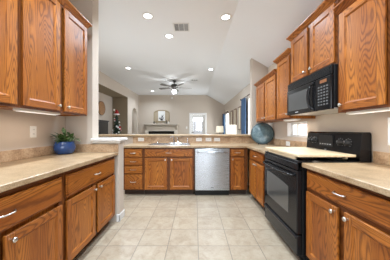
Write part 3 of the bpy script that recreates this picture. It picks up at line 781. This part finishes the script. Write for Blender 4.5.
# ------------------------------------------------------------------ fireplace wall
t = thing('fireplace', 'wide pale fireplace with a stone mantel shelf', 'fireplace', (-1.81, YF, 0))
s = MB(); s.box(-.86, -.70, -.12, 0, 0, 1.40, M['surround'], .004); s.box(.70, .86, -.12, 0, 0, 1.40, M['surround'], .004); s.box(-.70, .70, -.12, 0, 1.14, 1.40, M['surround']); s.build('surround', t)
MB().box(-.70, .70, -.02, 0, .03, 1.14, M['firebox']).build('firebox', t)
MB().box(-.90, .90, -.28, 0, 0, .03, M['stone']).build('hearth', t)
s = MB(); s.box(-.90, .90, -.26, 0, 1.46, 1.535, M['stone'], .012, 2); s.box(-.87, .87, -.18, 0, 1.40, 1.46, M['stone'], .01); s.build('mantel_shelf', t)
for x in (-.86, .76): MB().prism([(-.12, 1.22), (-.14, 1.24), (-.22, 1.40), (-.12, 1.40)], 0, x, x+.10, M['stone']).build('corbel', t)
t = thing('wall_art', 'arch-topped bronze framed panel over the mantel', 'wall art', (-1.80, YF, 1.62))
n = 14; aw, ah = .43, .50
def archpts(w_, h_, rise): return [(-w_, 0), (w_, 0)] + [(w_*math.cos(PI*k/n), h_ + rise*math.sin(PI*k/n)) for k in range(n+1)]
MB().prism(archpts(aw, ah, .17), 1, -.035, 0, M['arch_frame']).build('frame', t)
for s_ in (-1, 1): MB().prism([(s_*.19, .03), (s_*.385, .03), (s_*.385, .50), (s_*.19, .56)], 1, -.04, -.034, M['art_side']).build('side_panel', t)
MB().prism([(-.185, .06), (.185, .06), (.185, .60), (-.185, .60)], 1, -.041, -.034, M['paper_white']).build('picture', t)
mb = MB()
for p in (((-.02, .10), (-.10, .28)), ((.0, .10), (.02, .38)), ((.02, .10), (.12, .26)), ((.01, .22), (.10, .40)), ((-.05, .17), (-.15, .22))):
    mb.tube([(p[0][0], -.044, p[0][1]), (p[1][0], -.044, p[1][1])], [.028, .012], M['ink'], 6)
mb.build('drawing', t)
for k, (x, h_, m_, lb) in enumerate(((-2.19, .15, 'lampbase', 'squat dark figurine at the left end of the arched panel'), (-2.03, .22, 'arch_frame', 'bronze figurine in front of the left arched panel side'), (-1.53, .20, 'lampbase', 'dark slim figurine before the right arched panel side'), (-1.41, .13, 'white_gloss', 'small white figurine at the right end of the arched panel'))):
    t = thing('mantel_figurine', lb, 'figurine', (x, YF-.12, 1.535), 0, 'figurines on the mantel')
    MB().lathe([(0, 0), (.04, 0), (.042, .015), (.02, h_*.3), (.035, h_*.6), (.014, h_*.75), (.026, h_*.88), (0, h_)], M[m_], seg=14).build('figure', t)
outlet((-.45, YF, 1.33), 0, 'white switch plate left of the far glazed door', 1, False, 'switch')

# ------------------------------------------------------------------ piano alcove
t = thing('piano', 'dark upright piano against the alcove wall', 'piano', (NX+.001, 5.15, 0), PI/2)
L = 1.56
# local x = world +Y, local y = world -X ; the back is at y=0, the front at y=-.6
p = MB(); p.box(0, L, -.55, 0, 0, 1.50, M['piano'], .01); p.build('case', t)
MB().box(-.02, L+.02, -.58, 0, 1.50, 1.54, M['piano'], .008).build('lid', t)
MB().box(0, L, -.74, -.55, .62, .74, M['piano'], .01).build('key_bed', t)
MB().box(.07, L-.07, -.72, -.58, .74, .755, M['ivory']).build('keyboard', t)
MB().box(.03, L-.03, -.62, -.552, .95, .98, M['piano'], .004).build('music_shelf', t)
for x in (.03, L-.11): MB().box(x, x+.08, -.74, -.67, 0, .62, M['piano'], .01).build('leg', t)
for y, h_, lb in ((5.92, .20, 'short white candle on the near end of the piano lid'), (6.33, .30, 'tall thin dark candlestick at the far end of the piano lid'), (6.48, .36, 'tallest thin dark candlestick beside the christmas tree')):
    t = thing('candlestick', lb, 'candle', (-3.52, y, 1.54), 0, 'candles on the piano')
    if h_ < .25: MB().lathe([(0, 0), (.05, 0), (.05, h_*.8), (0, h_*.82)], M['white_gloss'], seg=14).build('candle', t); MB().lathe([(.003, h_*.8), (.003, h_*.9)], M['ink'], seg=6).build('wick', t)
    else: MB().lathe([(0, 0), (.04, 0), (.035, .015), (.01, .03), (.01, h_*.6), (.022, h_*.63), (0, h_*.65)], M['rod'], seg=12).build('base', t); MB().lathe([(.011, h_*.64), (.010, h_), (0, h_+.005)], M['frame_brown'], seg=10).build('candle', t)
t = thing('wall_basket', 'round woven tray hung over the piano', 'wall decor', (NX, 7.22, 2.06))
MB().lathe([(0, .02), (.20, .025), (.255, .045), (.275, .05), (.275, .03), (.25, .004), (0, .002)], M['basket'], axis='x', seg=36).build('tray', t)
MB().lathe([(.262, .05), (.272, .062), (.284, .05), (.272, .038)], M['frame_brown'], axis='x', seg=36).build('rim', t)
t = thing('christmas_tree', 'slim dark christmas tree with white ornaments', 'christmas tree', (-3.34, 7.80, 0))
HT = 1.78
fo = MB(); i = fo.mi(M['needle'])
for k in range(15):
    z0 = .22 + k*.106; r_ = .34*(1 - (z0-.1)/1.95) + .03; nn = 22
    c_ = fo.bm.verts.new((0, 0, z0+.17)); ring = []
    for j in range(nn):
        rr = r_*(1.0 if j % 2 else .62)*random.uniform(.88, 1.1); a = 2*PI*j/nn + k
        ring.append(fo.bm.verts.new((rr*math.cos(a), rr*math.sin(a), z0 + random.uniform(-.03, .02) + (0.03 if j % 2 == 0 else -.02))))
    for j in range(nn): f = fo.bm.faces.new([c_, ring[j], ring[(j+1) % nn]]); f.material_index = i
    cc = fo.bm.verts.new((0, 0, z0+.06))
    for j in range(nn): f = fo.bm.faces.new([cc, ring[(j+1) % nn], ring[j]]); f.material_index = i
fo.build('foliage', t)
MB().lathe([(.10, 0), (.10, .03), (.03, .05), (.028, 1.3), (.01, 1.85), (0, 1.87)], M['bark'], seg=12).build('trunk', t)
for k in range(26):
    z0 = random.uniform(.3, 1.7); r_ = .32*(1 - (z0-.1)/1.95) + .02; a = random.uniform(-PI*.9, .35*PI)
    m_ = M['white_gloss'] if k % 5 else M['red_gloss']
    bb_ = MB().lathe([(0, -.038), (.027, -.027), (.038, 0), (.027, .027), (.008, .04), (0, .046)], m_, (r_*math.cos(a), r_*math.sin(a), z0), seg=10)
    bb_.build('ornament', t)
t = thing('santa_hat', 'red santa hat with white brim on top of the tree', 'hat', (-3.34, 7.80, 1.84))
MB().tube([(0, 0, .03), (0, 0, .08), (.015, -.01, .14), (.0, -.02, .19), (-.05, -.03, .22)], [.10, .085, .06, .035, .02], M['felt_red'], 14).build('cone', t)
MB().lathe([(.085, 0), (.115, .012), (.12, .035), (.11, .052), (.085, .056)], M['plush'], seg=20).build('brim', t)
MB().lathe([(0, -.045), (.03, -.035), (.045, 0), (.03, .035), (0, .045)], M['plush'], (-.085, -.04, .21), seg=12).build('pompom', t)

# ------------------------------------------------------------------ right living wall
def curtain(y0, y1, z0, z1, label):
    t = thing('curtain', label, 'curtain', (0, 0, 0), 0, 'blue curtains')
    c = MB(); i = c.mi(M['curtain']); n_ = 36; A, B = [], []
    for k in range(n_+1):
        y = y0 + (y1-y0)*k/n_; x = XR-.085 + .022*math.sin(k*2*PI/6)
        A.append((x, y)); 
    pts = A + [(x+.004, y) for x, y in A[::-1]]
    c.prism(pts, 2, z0, z1, M['curtain']); c.build('drape', t); return t
curtain(5.44, 5.86, .05, 2.16, 'blue curtain beside the raised bar end, the nearer of two')
curtain(9.37, 9.80, .05, 2.02, 'blue curtain in the far corner behind the smaller lamp')
def rod(y0, y1, z, label):
    t = thing('curtain_rod', label, 'curtain rod', (XR-.085, 0, z), 0, 'curtain rods')
    MB().tube([(0, y0, 0), (0, y1, 0)], .012, M['rod'], 8).build('pole', t)
    for y in (y0, y1): MB().lathe([(0, -.03), (.022, -.02), (.03, 0), (.022, .02), (0, .03)], M['rod'], (0, y, 0), 'y', 12).build('finial', t)
    for y in (y0+.10, y1-.10): MB().box(-.006, .085, y-.008, y+.008, -.008, .008, M['rod']).build('bracket', t)
rod(4.35, 5.95, 2.18, 'dark curtain rod over the nearer blue curtain')
rod(8.45, 9.86, 2.04, 'dark curtain rod over the blue curtain in the far corner')
for y0, y1, lb in ((7.62, 8.0, 'tall cream panel picture furthest from the nearer curtain'), (6.93, 7.32, 'tall cream panel picture in the middle of three'), (6.2, 6.62, 'tall cream panel picture closest to the nearer curtain')):
    t = thing('panel_picture', lb, 'picture', (XR, (y0+y1)/2, 1.2), RZ, 'three tall pictures on the right wall')
    w_ = (y1-y0)/2; f = MB()
    f.box(-w_, -w_+.05, -.035, 0, 0, .82, M['frame_brown'], .003); f.box(w_-.05, w_, -.035, 0, 0, .82, M['frame_brown'], .003); f.box(-w_+.05, w_-.05, -.035, 0, 0, .04, M['frame_brown']); f.box(-w_+.05, w_-.05, -.035, 0, .78, .82, M['frame_brown'])
    f.build('frame', t); MB().box(-w_+.048, w_-.048, -.02, -.002, .038, .782, M['canvas']).build('canvas', t)
def lamp(x, y, zt, r_, h_, label, tl):
    ztab = .62; tb = thing('side_table', tl, 'table', (x, y, 0), 0, 'lamp tables')
    MB().box(-.22, .22, -.22, .22, ztab-.03, ztab, M['walnut'], .006).build('table_top', tb)
    for sx in (-1, 1):
        for sy in (-1, 1): MB().box(sx*.19-.02, sx*.19+.02, sy*.19-.02, sy*.19+.02, 0, ztab-.03, M['walnut'], .003).build('leg', tb)
    t = thing('table_lamp', label, 'lamp', (x, y, ztab), 0, 'table lamps with cream shades')
    zb = zt-ztab-h_
    MB().lathe([(0, 0), (.085, 0), (.085, .015), (.05, .03), (.085, .12), (.09, .2), (.04, .30), (.015, .33), (.012, zb+.06), (0, zb+.06)], M['lampbase'], seg=24).build('base', t)
    sh = MB(); sh.lathe([(r_, zb), (r_*.9, zb+h_), (r_*.89, zb+h_), (r_*.99, zb)], M['shade'], seg=32); sh.build('lamp_shade', t)
    bu = MB(); bu.lathe([(0, zb+.06), (.02, zb+.07), (.035, zb+.12), (.02, zb+.155), (0, zb+.16)], M['globe_dim'], seg=14); bu.build('bulb', t)
M['globe_dim'] = mat('lit_bulb', (.9, .9, .85), .4, emit=(1, .88, .68), es=9)
lamp(1.155, 5.8, 1.36, .18, .29, 'larger cream lamp shade nearer the blue curtain, behind the bar', 'dark side table under the larger lamp')
lamp(1.09, 8.05, 1.375, .17, .28, 'smaller cream lamp shade left of the larger one, behind the bar', 'dark side table under the smaller lamp')
